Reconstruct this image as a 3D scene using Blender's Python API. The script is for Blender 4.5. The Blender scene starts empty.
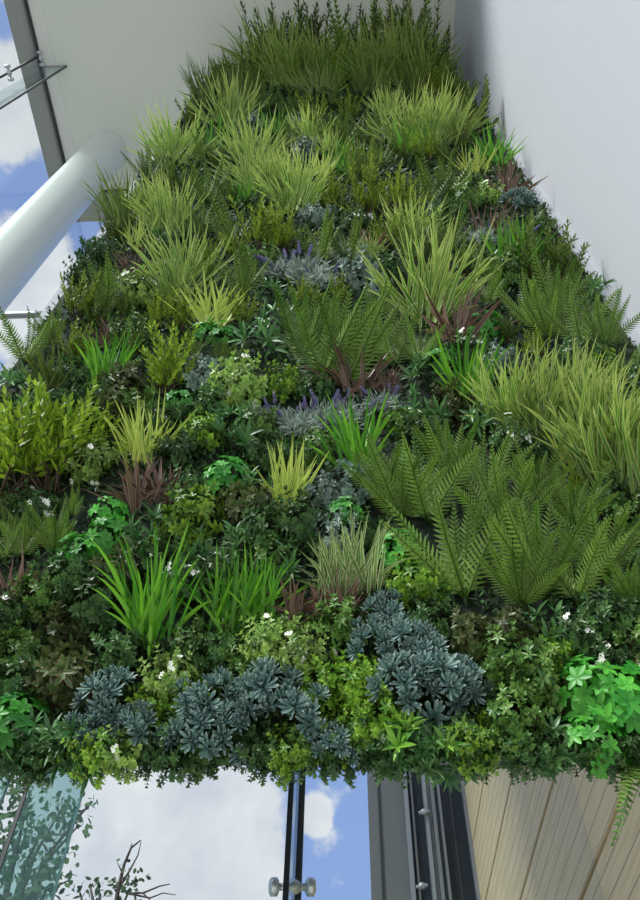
import bpy, math, random
from mathutils import Vector, Matrix, noise as mnoise
random.seed(11)
S = bpy.context.scene
COL = S.collection
PI = math.pi
EYE = 1.6            # camera height above the floor
D = 1.8              # planted face, metres in front of the camera
FPX = 740.0

# ------------------------------------------------------------------ camera
Zc = Vector((17, 555, -740)).normalized()
Yc = Vector((50, -(740 * 740 + 17 * 50) / 555, -740)).normalized()
Xc = Yc.cross(Zc)
RM = Matrix((Xc, Yc, Zc))           # camera axes -> world axes
cam_d = bpy.data.cameras.new('camera')
cam = bpy.data.objects.new('camera', cam_d)
COL.objects.link(cam)
cam_d.sensor_fit = 'VERTICAL'
cam_d.sensor_height = 36.0
cam_d.lens = 36.0 * FPX / 900.0
cam_d.clip_start = 0.02
cam_d.clip_end = 500
cam.matrix_world = Matrix.Translation((0, 0, EYE)) @ RM.to_4x4()
S.camera = cam
EYEV = Vector((0, 0, EYE))


def ray(px, py):
    return RM @ Vector(((px - 320) / FPX, (450 - py) / FPX, -1.0))


def on_y(px, py, y):
    r = ray(px, py)
    return EYEV + r * (y / r.y)


def on_x(px, py, x):
    r = ray(px, py)
    return EYEV + r * (x / r.x)


def proj(p):
    c = RM.transposed() @ (Vector(p) - EYEV)
    return 320 + FPX * c.x / -c.z, 450 - FPX * c.y / -c.z, -c.z


# ------------------------------------------------------------------ materials
def srgb(r, g, b):
    def f(c):
        c /= 255.0
        return c / 12.92 if c <= 0.04045 else ((c + 0.055) / 1.055) ** 2.4
    return (f(r), f(g), f(b), 1.0)


def newmat(name):
    m = bpy.data.materials.new(name)
    m.use_nodes = True
    nt = m.node_tree
    nt.nodes.clear()
    return m, nt, nt.nodes, nt.links


def plain(name, col, rough=0.5, metal=0.0, noise=0.0, scale=6.0, spec=0.5, bump=0.0):
    m, nt, N, L = newmat(name)
    out = N.new('ShaderNodeOutputMaterial')
    b = N.new('ShaderNodeBsdfPrincipled')
    b.inputs['Roughness'].default_value = rough
    b.inputs['Metallic'].default_value = metal
    b.inputs['Specular IOR Level'].default_value = spec
    L.new(b.outputs[0], out.inputs[0])
    if noise > 0 or bump > 0:
        tc = N.new('ShaderNodeTexCoord')
        nz = N.new('ShaderNodeTexNoise')
        nz.inputs['Scale'].default_value = scale
        nz.inputs['Detail'].default_value = 4
        L.new(tc.outputs['Object'], nz.inputs['Vector'])
        mx = N.new('ShaderNodeMix')
        mx.data_type = 'RGBA'
        mx.inputs[6].default_value = [c * (1 - noise) for c in col[:3]] + [1]
        mx.inputs[7].default_value = [min(1, c * (1 + noise)) for c in col[:3]] + [1]
        L.new(nz.outputs['Fac'], mx.inputs[0])
        L.new(mx.outputs[2], b.inputs['Base Color'])
        if bump > 0:
            bp = N.new('ShaderNodeBump')
            bp.inputs['Strength'].default_value = bump
            bp.inputs['Distance'].default_value = 0.01
            L.new(nz.outputs['Fac'], bp.inputs['Height'])
            L.new(bp.outputs[0], b.inputs['Normal'])
    else:
        b.inputs['Base Color'].default_value = col
    return m


def leafmat(name, dark, light, tip=None, tip_from=0.5, margin=None, margin_from=0.45, rough=0.42, trans=0.25, spec=0.5, vary=0.25):
    """Leaf: colour by leaf, lighter blade tip or coloured margin where the plant has one."""
    m, nt, N, L = newmat(name)
    out = N.new('ShaderNodeOutputMaterial')
    b = N.new('ShaderNodeBsdfPrincipled')
    b.inputs['Roughness'].default_value = rough
    b.inputs['Specular IOR Level'].default_value = spec
    at = N.new('ShaderNodeAttribute')
    at.attribute_name = 'leaf'           # x: random per leaf, y: along, z: across
    sep = N.new('ShaderNodeSeparateXYZ')
    L.new(at.outputs['Vector'], sep.inputs[0])

    def mix(a, bcol, fac):
        mx = N.new('ShaderNodeMix')
        mx.data_type = 'RGBA'
        if isinstance(a, tuple):
            mx.inputs[6].default_value = a
        else:
            L.new(a, mx.inputs[6])
        mx.inputs[7].default_value = bcol
        L.new(fac, mx.inputs[0])
        return mx.outputs[2]
    c = mix(dark, light, sep.outputs[0])

    def ramp(sock, lo, hi):
        mr = N.new('ShaderNodeMapRange')
        mr.interpolation_type = 'SMOOTHSTEP'
        mr.inputs['From Min'].default_value = lo
        mr.inputs['From Max'].default_value = hi
        L.new(sock, mr.inputs['Value'])
        return mr.outputs[0]
    if margin:
        c = mix(c, margin, ramp(sep.outputs[2], margin_from - 0.15, margin_from + 0.15))
    if tip:
        c = mix(c, tip, ramp(sep.outputs[1], tip_from - 0.3, tip_from + 0.3))
    oi = N.new('ShaderNodeObjectInfo')
    mr = N.new('ShaderNodeMapRange')
    mr.inputs['To Min'].default_value = .84 * (1 - vary)
    mr.inputs['To Max'].default_value = .84 * (1 + vary)
    L.new(oi.outputs['Random'], mr.inputs['Value'])
    hs = N.new('ShaderNodeHueSaturation')
    L.new(c, hs.inputs['Color'])
    L.new(mr.outputs[0], hs.inputs['Value'])
    L.new(hs.outputs[0], b.inputs['Base Color'])
    tr = N.new('ShaderNodeBsdfTranslucent')
    L.new(hs.outputs[0], tr.inputs['Color'])
    ms = N.new('ShaderNodeMixShader')
    ms.inputs[0].default_value = trans
    L.new(b.outputs[0], ms.inputs[1])
    L.new(tr.outputs[0], ms.inputs[2])
    L.new(ms.outputs[0], out.inputs[0])
    return m


def glassmat(name, tint, refl=1.0, film=None, film_amt=0.0):
    m, nt, N, L = newmat(name)
    out = N.new('ShaderNodeOutputMaterial')
    t = N.new('ShaderNodeBsdfTransparent')
    t.inputs['Color'].default_value = tint
    g = N.new('ShaderNodeBsdfGlossy')
    g.inputs['Roughness'].default_value = 0.01
    fr = N.new('ShaderNodeLayerWeight')
    fr.inputs['Blend'].default_value = 0.5
    pw = N.new('ShaderNodeMath')
    pw.operation = 'POWER'
    pw.inputs[1].default_value = 5.0
    L.new(fr.outputs['Facing'], pw.inputs[0])
    mu = N.new('ShaderNodeMath')
    mu.operation = 'MULTIPLY_ADD'
    mu.inputs[1].default_value = 0.9 * refl
    mu.inputs[2].default_value = 0.04 * refl
    L.new(pw.outputs[0], mu.inputs[0])
    ms = N.new('ShaderNodeMixShader')
    L.new(mu.outputs[0], ms.inputs[0])
    L.new(t.outputs[0], ms.inputs[1])
    L.new(g.outputs[0], ms.inputs[2])
    last = ms.outputs[0]
    if film:
        d = N.new('ShaderNodeBsdfTranslucent')
        d.inputs['Color'].default_value = film
        m2 = N.new('ShaderNodeMixShader')
        m2.inputs[0].default_value = film_amt
        L.new(last, m2.inputs[1])
        L.new(d.outputs[0], m2.inputs[2])
        last = m2.outputs[0]
    L.new(last, out.inputs[0])
    return m


def timbermat():
    m, nt, N, L = newmat('pale_oak')
    out = N.new('ShaderNodeOutputMaterial')
    b = N.new('ShaderNodeBsdfPrincipled')
    b.inputs['Roughness'].default_value = 0.6
    tc = N.new('ShaderNodeTexCoord')
    mp = N.new('ShaderNodeMapping')
    mp.inputs['Scale'].default_value = (3, 0.5, 9)
    L.new(tc.outputs['Object'], mp.inputs[0])
    nz = N.new('ShaderNodeTexNoise')
    nz.inputs['Scale'].default_value = 5
    nz.inputs['Detail'].default_value = 6
    nz.inputs['Distortion'].default_value = 0.6
    L.new(mp.outputs[0], nz.inputs['Vector'])
    rp = N.new('ShaderNodeValToRGB')
    rp.color_ramp.elements[0].position = 0.3
    rp.color_ramp.elements[0].color = srgb(212, 186, 140)
    rp.color_ramp.elements[1].position = 0.75
    rp.color_ramp.elements[1].color = srgb(236, 214, 170)
    L.new(nz.outputs['Fac'], rp.inputs[0])
    # thin board joints
    sp = N.new('ShaderNodeSeparateXYZ')
    L.new(tc.outputs['Object'], sp.inputs[0])
    mo = N.new('ShaderNodeMath')
    mo.operation = 'MODULO'
    mo.inputs[1].default_value = 0.0908
    L.new(sp.outputs['Z'], mo.inputs[0])
    lt = N.new('ShaderNodeMath')
    lt.operation = 'LESS_THAN'
    lt.inputs[1].default_value = 0.006
    L.new(mo.outputs[0], lt.inputs[0])
    mx = N.new('ShaderNodeMix')
    mx.data_type = 'RGBA'
    mx.inputs[7].default_value = srgb(156, 136, 104)
    L.new(rp.outputs[0], mx.inputs[6])
    L.new(lt.outputs[0], mx.inputs[0])
    L.new(mx.outputs[2], b.inputs['Base Color'])
    L.new(b.outputs[0], out.inputs[0])
    return m


M = {}
M['white_wall'] = plain('white_wall_paint', srgb(186, 191, 198), 0.7, noise=0.02, scale=1.5)
M['ceiling'] = plain('cream_ceiling_paint', srgb(228, 231, 219), 0.75, noise=0.02, scale=1.0)
M['edge'] = plain('shaded_edge_paint', srgb(150, 155, 161), 0.7)  # white edge return, its shade put into a greyer base colour
M['trim'] = plain('pale_trim', srgb(232, 232, 224), 0.6)
M['soffit'] = plain('grey_soffit', srgb(150, 150, 144), 0.7)
M['dark_metal'] = plain('dark_anodised_metal', srgb(62, 63, 64), 0.45, 0.2)
M['grey_metal'] = plain('grey_anodised_metal', srgb(140, 140, 142), 0.45, 0.2)
M['mid_metal'] = plain('mid_grey_metal', srgb(118, 117, 116), 0.5, 0.1)
M['pale_metal'] = plain('pale_grey_metal', srgb(160, 162, 166), 0.4, 0.2)
M['steel'] = plain('polished_steel', srgb(196, 200, 198), 0.3, 0.7)
M['column'] = plain('white_column_paint', srgb(216, 222, 214), 0.32)
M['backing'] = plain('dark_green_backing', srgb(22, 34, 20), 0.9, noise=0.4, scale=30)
M['floor'] = plain('grey_stone_floor', srgb(206, 202, 192), 0.5, noise=0.08, scale=4)
M['ground'] = plain('outside_paving', srgb(140, 138, 128), 0.8, noise=0.1, scale=3)
M['glass'] = glassmat('clear_glass', (0.93, 0.96, 0.97, 1), 0.8)
M['fin_glass'] = glassmat('fin_glass', (0.88, 0.94, 0.94, 1), 0.7)
M['teal_glass'] = glassmat('teal_fin_glass', (0.72, 0.86, 0.85, 1), 0.8, srgb(190, 215, 212), 0.05)
M['dark_glass'] = plain('dark_door_glass', srgb(52, 55, 57), 0.2, 0.0, spec=0.4)
M['seal'] = plain('black_seal', srgb(28, 32, 34), 0.5)
M['timber'] = timbermat()
M['timber_gap'] = plain('dark_joint', srgb(70, 58, 42), 0.9)
M['bark'] = plain('bark', srgb(70, 62, 54), 0.9, noise=0.3, scale=20, bump=0.4)
M['stem'] = plain('green_stem', srgb(62, 78, 36), 0.6)
M['brown_stem'] = plain('brown_stem', srgb(72, 58, 40), 0.7)

M['stripe'] = leafmat('striped_grass', srgb(78, 134, 44), srgb(138, 186, 70), margin=srgb(222, 232, 144), margin_from=0.72, tip=srgb(214, 226, 132), tip_from=0.85, trans=0.3)
M['olive_grass'] = leafmat('olive_grass', srgb(74, 104, 34), srgb(126, 150, 58), tip=srgb(168, 186, 92), tip_from=0.9, trans=0.3)
M['lime'] = leafmat('lime_grass', srgb(58, 134, 28), srgb(128, 192, 52), trans=0.3)
M['yellow'] = leafmat('yellow_grass', srgb(112, 162, 44), srgb(198, 220, 84), margin=srgb(222, 232, 124), margin_from=0.55, trans=0.3)
M['cream'] = leafmat('cream_grass', srgb(78, 126, 58), srgb(124, 158, 84), margin=srgb(222, 226, 172), margin_from=0.7, trans=0.25)
M['purple'] = leafmat('purple_cordyline', srgb(84, 56, 50), srgb(142, 112, 98), margin=srgb(160, 134, 112), margin_from=0.7, rough=0.35, trans=0.15)
M['fern'] = leafmat('fern_green', srgb(68, 108, 32), srgb(138, 176, 70), rough=0.42, trans=0.25, spec=0.4)
M['dark_fern'] = leafmat('dark_fern_green', srgb(66, 102, 36), srgb(118, 150, 62), rough=0.5, trans=0.3, spec=0.3)
M['feather'] = leafmat('feathery_olive', srgb(98, 130, 36), srgb(160, 186, 62), tip=srgb(160, 182, 60), tip_from=0.9, trans=0.3)
M['feather_yellow'] = leafmat('feathery_yellow', srgb(98, 136, 30), srgb(164, 194, 60), trans=0.32)
M['feather_dark'] = leafmat('feathery_dark', srgb(66, 100, 38), srgb(116, 142, 58), trans=0.3)
M['sedum'] = leafmat('blue_sedum', srgb(64, 102, 98), srgb(128, 160, 152), tip=srgb(196, 214, 204), tip_from=0.9, rough=0.5, trans=0.1, vary=0.12)
M['silver'] = leafmat('silver_leaf', srgb(98, 128, 116), srgb(164, 186, 172), rough=0.5, trans=0.15)
M['box'] = leafmat('box_green', srgb(56, 104, 44), srgb(122, 162, 76), trans=0.2)
M['box_dark'] = leafmat('box_dark_green', srgb(44, 86, 44), srgb(98, 138, 76), trans=0.2)
M['box_yellow'] = leafmat('box_yellow_green', srgb(70, 124, 38), srgb(164, 206, 74), trans=0.25)
M['pale'] = leafmat('pale_shrub', srgb(84, 136, 48), srgb(180, 214, 108), margin=srgb(208, 226, 152), margin_from=0.9, trans=0.25)
M['emerald'] = leafmat('emerald_leaf', srgb(34, 128, 40), srgb(104, 200, 66), trans=0.28)
M['lance'] = leafmat('lance_green', srgb(48, 100, 50), srgb(108, 156, 88), rough=0.36, trans=0.18)
M['lance_lime'] = leafmat('lance_lime', srgb(64, 128, 34), srgb(140, 184, 64), rough=0.35, trans=0.25)
M['red'] = leafmat('red_edged_leaf', srgb(50, 82, 42), srgb(92, 118, 62), margin=srgb(146, 104, 80), margin_from=0.85, rough=0.4, trans=0.15)
M['grey_leaf'] = leafmat('lavender_leaf', srgb(104, 128, 112), srgb(160, 178, 164), rough=0.55, trans=0.2)
M['violet'] = leafmat('lavender_flower', srgb(112, 108, 156), srgb(158, 152, 196), rough=0.6, trans=0.2)
M['petal'] = plain('white_petal', srgb(240, 242, 232), 0.5)
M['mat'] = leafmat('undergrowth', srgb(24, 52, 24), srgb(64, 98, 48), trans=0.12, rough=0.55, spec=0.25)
M['tree_leaf'] = leafmat('tree_leaf', srgb(62, 98, 62), srgb(120, 150, 104), trans=0.5)

# ------------------------------------------------------------------ mesh building


class MB:
    def __init__(self):
        self.v, self.f, self.a = [], [], []

    def add(self, p, a):
        self.v.append((p[0], p[1], p[2]))
        self.a.append(a)
        return len(self.v) - 1

    def ribbon(self, pts, sides, widths, fold, rnd, norms=None):
        """Blade: three vertices a section, the middle one set back by the fold."""
        n = len(pts)
        prev = None
        for i in range(n):
            p, sd, w = pts[i], sides[i], widths[i] * 0.5
            if norms:
                nn = norms[i]
            else:
                tg = pts[min(i + 1, n - 1)] - pts[max(i - 1, 0)]
                nn = sd.cross(tg)
                nn = nn.normalized() if nn.length > 1e-9 else Vector((0, -1, 0))
            t = i / (n - 1)
            cur = (self.add(p - sd * w, (rnd, t, 1.0)), self.add(p - nn * (fold * w), (rnd, t, 0.0)), self.add(p + sd * w, (rnd, t, 1.0)))
            if prev:
                self.f.append((prev[0], prev[1], cur[1], cur[0]))
                self.f.append((prev[1], prev[2], cur[2], cur[1]))
            prev = cur

    def leaf(self, base, d, n, L, W, rnd, bend=0.2, fold=0.25, prof=((0, 0.12), (0.3, 0.85), (0.62, 1.0), (0.85, 0.6), (1, 0.04))):
        d = d.normalized()
        s = d.cross(n)
        if s.length < 1e-6:
            s = d.cross(Vector((0.3, 0.5, 0.8)))
        s.normalize()
        n = s.cross(d).normalized()
        pts, sd, wd = [], [], []
        for t, w in prof:
            pts.append(base + d * (L * t) - n * (bend * L * t * t))
            sd.append(s)
            wd.append(W * w)
        self.ribbon(pts, sd, wd, fold, rnd, [n] * len(pts))

    def tube(self, pts, radii, k=5, rnd=0.5):
        prev = None
        n = len(pts)
        up = Vector((0.13, 0.31, 0.94))
        for i in range(n):
            tg = (pts[min(i + 1, n - 1)] - pts[max(i - 1, 0)]).normalized()
            a = tg.cross(up)
            if a.length < 1e-4:
                a = tg.cross(Vector((1, 0, 0)))
            a.normalize()
            b = tg.cross(a)
            cur = [self.add(pts[i] + (a * math.cos(2 * PI * j / k) + b * math.sin(2 * PI * j / k)) * radii[i], (rnd, i / max(1, n - 1), 0.0)) for j in range(k)]
            if prev:
                for j in range(k):
                    self.f.append((prev[j], prev[(j + 1) % k], cur[(j + 1) % k], cur[j]))
            else:
                self.f.append(tuple(reversed(cur)))
            prev = cur
        self.f.append(tuple(prev))

    def box(self, lo, hi):
        x0, y0, z0 = lo
        x1, y1, z1 = hi
        i = len(self.v)
        for p in ((x0, y0, z0), (x1, y0, z0), (x1, y1, z0), (x0, y1, z0), (x0, y0, z1), (x1, y0, z1), (x1, y1, z1), (x0, y1, z1)):
            self.add(p, (0.5, 0.5, 0.0))
        for q in ((0, 3, 2, 1), (4, 5, 6, 7), (0, 1, 5, 4), (1, 2, 6, 5), (2, 3, 7, 6), (3, 0, 4, 7)):
            self.f.append(tuple(i + k for k in q))

    def mesh(self, name, mat, smooth=True):
        me = bpy.data.meshes.new(name)
        me.from_pydata(self.v, [], self.f)
        at = me.attributes.new('leaf', 'FLOAT_VECTOR', 'POINT')
        at.data.foreach_set('vector', [c for a in self.a for c in a])
        if smooth:
            me.polygons.foreach_set('use_smooth', [True] * len(me.polygons))
        me.materials.append(mat)
        me.update()
        return me


def link(name, me, parent=None):
    o = bpy.data.objects.new(name, me)
    COL.objects.link(o)
    if parent:
        o.parent = parent
    return o


def tag(o, label=None, cat=None, group=None, kind=None):
    if label:
        o['label'] = label
    if cat:
        o['category'] = cat
    if group:
        o['group'] = group
    if kind:
        o['kind'] = kind
    return o


def empty(name, loc=(0, 0, 0)):
    o = bpy.data.objects.new(name, None)
    o.empty_display_size = 0.05
    o.location = loc
    COL.objects.link(o)
    return o


def boxobj(name, lo, hi, mat, parent=None, bevel=0.0):
    mb = MB()
    mb.box(lo, hi)
    o = link(name, mb.mesh(name, mat, False), parent)
    if bevel:
        md = o.modifiers.new('bevel', 'BEVEL')
        md.width = bevel
        md.segments = 2
    return o


def struct(o):
    o['kind'] = 'structure'
    return o


# ------------------------------------------------------------------ the building
HC = EYE + 10.785          # ceiling height
XL, YB, XR = -3.94, 3.3, 1.45
WB = EYE + 1.06            # lower edge of the planted wall
struct(boxobj('floor', (XL, -7, -0.1), (XR, YB, 0), M['floor']))
struct(boxobj('wall_right', (XR, -7, 0), (XR + 0.2, D + 0.1, HC + 0.2), M['white_wall']))
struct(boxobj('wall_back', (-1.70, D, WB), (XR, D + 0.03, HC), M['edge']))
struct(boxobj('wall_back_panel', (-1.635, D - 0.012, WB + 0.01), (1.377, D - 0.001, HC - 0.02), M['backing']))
struct(boxobj('ceiling', (-3.75, -1.1, HC), (XR + 0.2, 3.10, HC + 0.25), M['ceiling']))
struct(boxobj('trim_1', (-3.925, -1.1, HC + 0.004), (-3.753, 3.28, HC + 0.2), M['trim']))
struct(boxobj('trim_2', (-3.75, 3.103, HC + 0.004), (XR + 0.2, 3.28, HC + 0.2), M['trim']))
struct(boxobj('trim_3', (-3.97, -1.1, HC - 0.02), (-3.928, 3.33, HC + 0.2), M['dark_metal']))
struct(boxobj('trim_4', (-3.925, 3.283, HC - 0.02), (XR, 3.33, HC + 0.2), M['dark_metal']))
struct(boxobj('trim_5', (-4.23, -1.1, HC + 0.004), (-3.973, 3.74, HC + 0.25), M['soffit']))
struct(boxobj('trim_6', (-3.97, 3.333, HC + 0.004), (XR, 3.74, HC + 0.25), M['soffit']))
struct(boxobj('trim_7', (-4.03, -1.1, HC - 0.012), (-3.99, 3.33, HC + 0.01), M['grey_metal']))
struct(boxobj('window_1', (XL - 0.012, -3.0, 0), (XL, YB, HC - 0.02), M['glass']))
struct(boxobj('window_2', (XL + 0.001, YB - 0.006, 0), (1.01, YB + 0.006, HC - 0.02), M['glass']))
zt = on_y(20, 315, YB).z
struct(boxobj('trim_8', (XL + 0.01, YB - 0.03, zt - 0.02), (-1.9, YB + 0.03, zt + 0.02), M['pale_metal']))
for k_, yv in enumerate((1.53, )):
    struct(boxobj('trim_9', (XL - 0.014, yv - 0.012, 0), (XL + 0.003, yv + 0.012, HC - 0.02), M['seal']))
struct(boxobj('ground', (-40, -40, -0.35), (40, 60, -0.12), M['ground']))

# white round column
cc = empty('round_column', (-3.275, 2.72, 0))
tag(cc, 'fat white round column rising to the ceiling beside the planted wall', 'column')
for nm, r0, r1, z0, z1 in (('shaft', .255, .255, 0.0, HC - 0.001), ('base_ring', .29, .29, 0.0, 0.06)):
    mb = MB()
    mb.tube([Vector((0, 0, z0)), Vector((0, 0, z1))], [r0, r1], 64)
    link(nm, mb.mesh(nm, M['column']), cc)
    o = cc.children[-1]
    o.data.polygons[0].use_smooth = False
    o.data.polygons[len(o.data.polygons) - 1].use_smooth = False
    md = o.modifiers.new('es', 'EDGE_SPLIT')


# glass fins with steel fittings
def spider(parent, p, ax, r=0.045, arm=0.07):
    """Patch fitting: a steel disc either side of the fin, a boss and two arms."""
    mb = MB()
    ax = ax.normalized()
    mb.tube([p - ax * arm, p + ax * arm], [0.014, 0.014], 10)
    g = link('fitting', mb.mesh('fitting', M['steel']), parent)
    for sgn in (-1, 1):
        q = p + ax * (arm * sgn)
        m2 = MB()
        m2.tube([q - ax * 0.018, q - ax * 0.012, q + ax * 0.012, q + ax * 0.018], [r * .75, r, r, r * .75], 20)
        link('disc', m2.mesh('disc', M['steel']), g)
    m3 = MB()
    m3.tube([p - ax * 0.03, p, p + ax * 0.03], [0.02, 0.032, 0.02], 14)
    link('boss', m3.mesh('boss', M['steel']), g)


f1 = empty('glass_fin', (-0.28, YB, 0))
tag(f1, 'narrow clear glass fin with dark edges and steel fitting under the planting', 'glass fin')
boxobj('pane', (-0.262 + 0.28, -0.48, 0), (-0.25 + 0.28, -0.012, HC - 0.03), M['fin_glass'], f1)
boxobj('free_edge', (-0.266 + 0.28, -0.50, 0), (-0.246 + 0.28, -0.481, HC - 0.03), M['seal'], f1)
boxobj('joint', (-0.275 + 0.28, -0.011, 0), (-0.237 + 0.28, 0.03, HC - 0.03), M['seal'], f1)
pf = on_y(291, 887, YB - 0.12)
spider(f1, Vector((pf.x + 0.28 + 0.005, -0.12, pf.z)), Vector((1, 0.25, 0.1)), 0.034, 0.075)

f2 = empty('glass_fin', (-1.272, YB, 0))
tag(f2, 'broad teal glass fin before the outdoor tree at the lower left', 'glass fin')
ye = 2.72
boxobj('pane', (-0.006, ye - YB, 0), (0.006, -0.012, EYE + 3.2), M['teal_glass'], f2)
boxobj('free_edge', (-0.007, ye - YB - 0.010, 0), (0.007, ye - YB - 0.001, EYE + 3.2), M['seal'], f2)
boxobj('joint', (-0.006, -0.011, 0), (0.006, -0.007, EYE + 3.2), M['grey_metal'], f2)
f4 = empty('glass_fin', (-1.64, YB, 0))
tag(f4, 'teal glass fin with thin dark edge in the bottom left corner', 'glass fin')
boxobj('pane', (-0.006, -0.5, 0), (0.006, -0.012, EYE + 3.2), M['teal_glass'], f4)
boxobj('joint', (-0.006, -0.011, 0), (0.006, -0.007, EYE + 3.2), M['seal'], f4)

f3 = empty('glass_fin', (XL, 1.65, 0))
tag(f3, 'clear glass fin with two steel fittings on the upper left facade', 'glass fin')
boxobj('pane', (0.012, 0.0, 2.5), (0.33, 0.014, HC - 0.03), M['fin_glass'], f3)
boxobj('free_edge', (0.331, -0.004, 2.5), (0.345, 0.018, HC - 0.03), M['dark_metal'], f3)
boxobj('head', (0.0, -0.003, HC - 0.029), (0.34, 0.017, HC - 0.012), M['pale_metal'], f3)
for q in ((5, 73), (40, 57)):
    p = on_x(q[0], q[1], XL)
    spider(f3, Vector((0.05, p.y - 1.65, min(p.z, HC - 0.1))), Vector((0, 1, 0.0)), 0.035, 0.07)

# timber cladding, horizontal boards with dark open joints
mb = MB()
zs = [0.0, 0.38, 0.925, 1.47, 2.015, 2.56, 3.105, 3.65]
for a, b_ in zip(zs[:-1], zs[1:]):
    mb.box((0, 2.32, EYE + a + 0.012), (0.03, 6.62, EYE + b_ - 0.012))
mb.box((0, 2.32, 0.0), (0.03, 6.62, EYE - 0.012))
struct(link('wall_right_timber', mb.mesh('wall_right_timber', M['timber'], False))).location = (1.0, 0, 0)
struct(boxobj('wall_right_timber_core', (1.031, 2.32, 0), (1.14, 6.62, EYE + 3.65), M['timber_gap']))
struct(boxobj('trim_10', (0.975, 6.625, 0), (1.14, 6.70, EYE + 3.9), M['grey_metal']))

# dark aluminium glazing beyond
ym = 6.9
fr_ = empty('glazed_screen', (0.12, ym, 0))
tag(fr_, 'tall dark grey aluminium glazed screen beside the timber boarding', 'glazed screen')


def sx(px):
    return on_y(px, 800, ym).x - 0.12


HT = EYE + 4.6
for nm, a, b_, y0, y1, mt in (
        ('panel', 368, 404, 0, .08, 'mid_metal'), ('seam', 378, 380.5, -.012, 0.0, 'dark_metal'), ('mullion', 404, 408, -.05, .08, 'pale_metal'),
        ('pane', 408, 423, .03, .05, 'dark_glass'), ('mullion', 411, 413, -.02, .03, 'mid_metal'), ('mullion', 423, 426.5, -.07, .08, 'pale_metal'), ('mullion', 427, 430, -.04, .08, 'mid_metal'),
        ('mullion', 430.5, 434, -.06, .08, 'grey_metal'), ('mullion', 434.5, 437, -.03, .08, 'dark_metal'), ('mullion', 437.5, 440, -.06, .08, 'grey_metal'),
        ('pane', 440, 466, .03, .05, 'dark_glass'), ('mullion', 449, 451, -.01, .03, 'dark_metal')):
    boxobj(nm, (sx(a), y0, 0), (sx(b_), y1, HT), M[mt], fr_)
for q in ((424, 812), (422, 886)):
    p = on_y(q[0], q[1], ym - .1)
    spider(fr_, Vector((p.x - .12, -.1, p.z)), Vector((1, 0.2, 0.25)), 0.014, 0.035)


# ------------------------------------------------------------------ trees outside
def tree(loc, crown_pts, label, trunk_top, nleaf, lsz, seed):
    rd = random.Random(seed)
    t = empty('tree', loc)
    tag(t, label, 'tree', None)
    mb = MB()
    base = Vector((0, 0, 0))
    top = Vector(trunk_top)
    mid = base.lerp(top, .5) + Vector((.15, .1, 0))
    mb.tube([base, mid, top], [.16, .12, .06], 8)
    link('trunk', mb.mesh('trunk', M['bark']), t)
    cr = MB()
    for (cx_, cy_, cz, r) in crown_pts:
        c = Vector((cx_, cy_, cz))
        b = MB()
        b.tube([top.lerp(base, .25), top.lerp(c, .5) + Vector((0, 0, -.1)), c], [.05, .03, .012], 6)
        link('branch', b.mesh('branch', M['bark']), t)
        for _ in range(int(nleaf * r * r)):
            u = Vector((rd.gauss(0, 1), rd.gauss(0, 1), rd.gauss(0, 1))).normalized() * (r * rd.random() ** .4)
            dr = Vector((rd.gauss(0, 1), rd.gauss(0, 1), rd.gauss(0, 1) - .4)).normalized()
            cr.leaf(c + u, dr, Vector((rd.gauss(0, 1), rd.gauss(0, 1), rd.gauss(0, 1))), lsz * rd.uniform(.7, 1.3), lsz * .6, rd.random())
    link('crown', cr.mesh('crown', M['tree_leaf']), t)


def crown(pixels, y, loc):
    out = []
    for px, py, rp in pixels:
        p = on_y(px, py, y)
        out.append((p.x - loc[0], p.y - loc[1], p.z - loc[2], rp / FPX * proj(p)[2]))
    return out


L1 = (-4.3, 11.0, -0.12)
tree(L1, crown([(15, 845, 34), (45, 825, 24), (62, 808, 18), (20, 890, 36), (50, 875, 22), (-25, 850, 40), (-10, 800, 40), (66, 858, 12), (28, 800, 20), (38, 900, 24), (78, 826, 12), (88, 806, 12), (70, 880, 8)], 11.0, L1), 'leafy green tree outdoors seen through the teal glass at lower left', (-.6, 0, 6.2), 620, 0.115, 3)
L2 = (-2.5, 9.5, -0.12)
tree(L2, crown([(90, 885, 11), (80, 893, 9), (99, 893, 9)], 9.5, L2), 'small leafy sapling top outdoors between the leafy tree and bare twigs', (0.0, 0, 4.3), 900, 0.08, 4)
L3 = (-1.75, 9.0, -0.12)
t3 = empty('bare_tree', L3)
tag(t3, 'bare forked twigs standing outdoors below the white cloud', 'tree')
lp = lambda px, py: on_y(px, py, 9.0) - Vector(L3)
for pts, r0 in (([(112, 930), (118, 890), (124, 865), (131, 848), (141, 840)], .03), ([(118, 890), (130, 870), (138, 855), (141, 842)], .015), ([(131, 848), (132, 843)], .012),
                ([(112, 930), (128, 893), (143, 893), (160, 886), (170, 884)], .018), ([(126, 893), (150, 898), (163, 893), (176, 895)], .012), ([(143, 893), (152, 902)], .01), ([(122, 872), (117, 862)], .01)):
    mb = MB()
    P_ = [lp(*q) for q in pts]
    mb.tube(P_, [r0 * (1 - .7 * i / (len(P_) - 1)) for i in range(len(P_))], 6)
    link('branch', mb.mesh('branch', M['bark']), t3)
mb = MB()
mb.tube([Vector((0, 0, 0)), lp(112, 930)], [.09, .035], 8)
link('trunk', mb.mesh('trunk', M['bark']), t3)
mb = MB()
for _ in range(60):
    c = lp(128 + random.gauss(0, 9), 882 + random.gauss(0, 9))
    mb.leaf(c, Vector((random.gauss(0, 1), random.gauss(0, 1), random.gauss(0, 1))), Vector((random.gauss(0, 1), -1, random.gauss(0, 1))), .07, .04, random.random())
link('foliage', mb.mesh('foliage', M['tree_leaf']), t3)

# ------------------------------------------------------------------ plants
# Plants are modelled in the wall's frame: origin at the root, -Y out of the wall, +Z up.
UP = Vector((0, 0, 1))
OUT = Vector((0, -1, 0))
RT = Vector((1, 0, 0))


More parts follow.
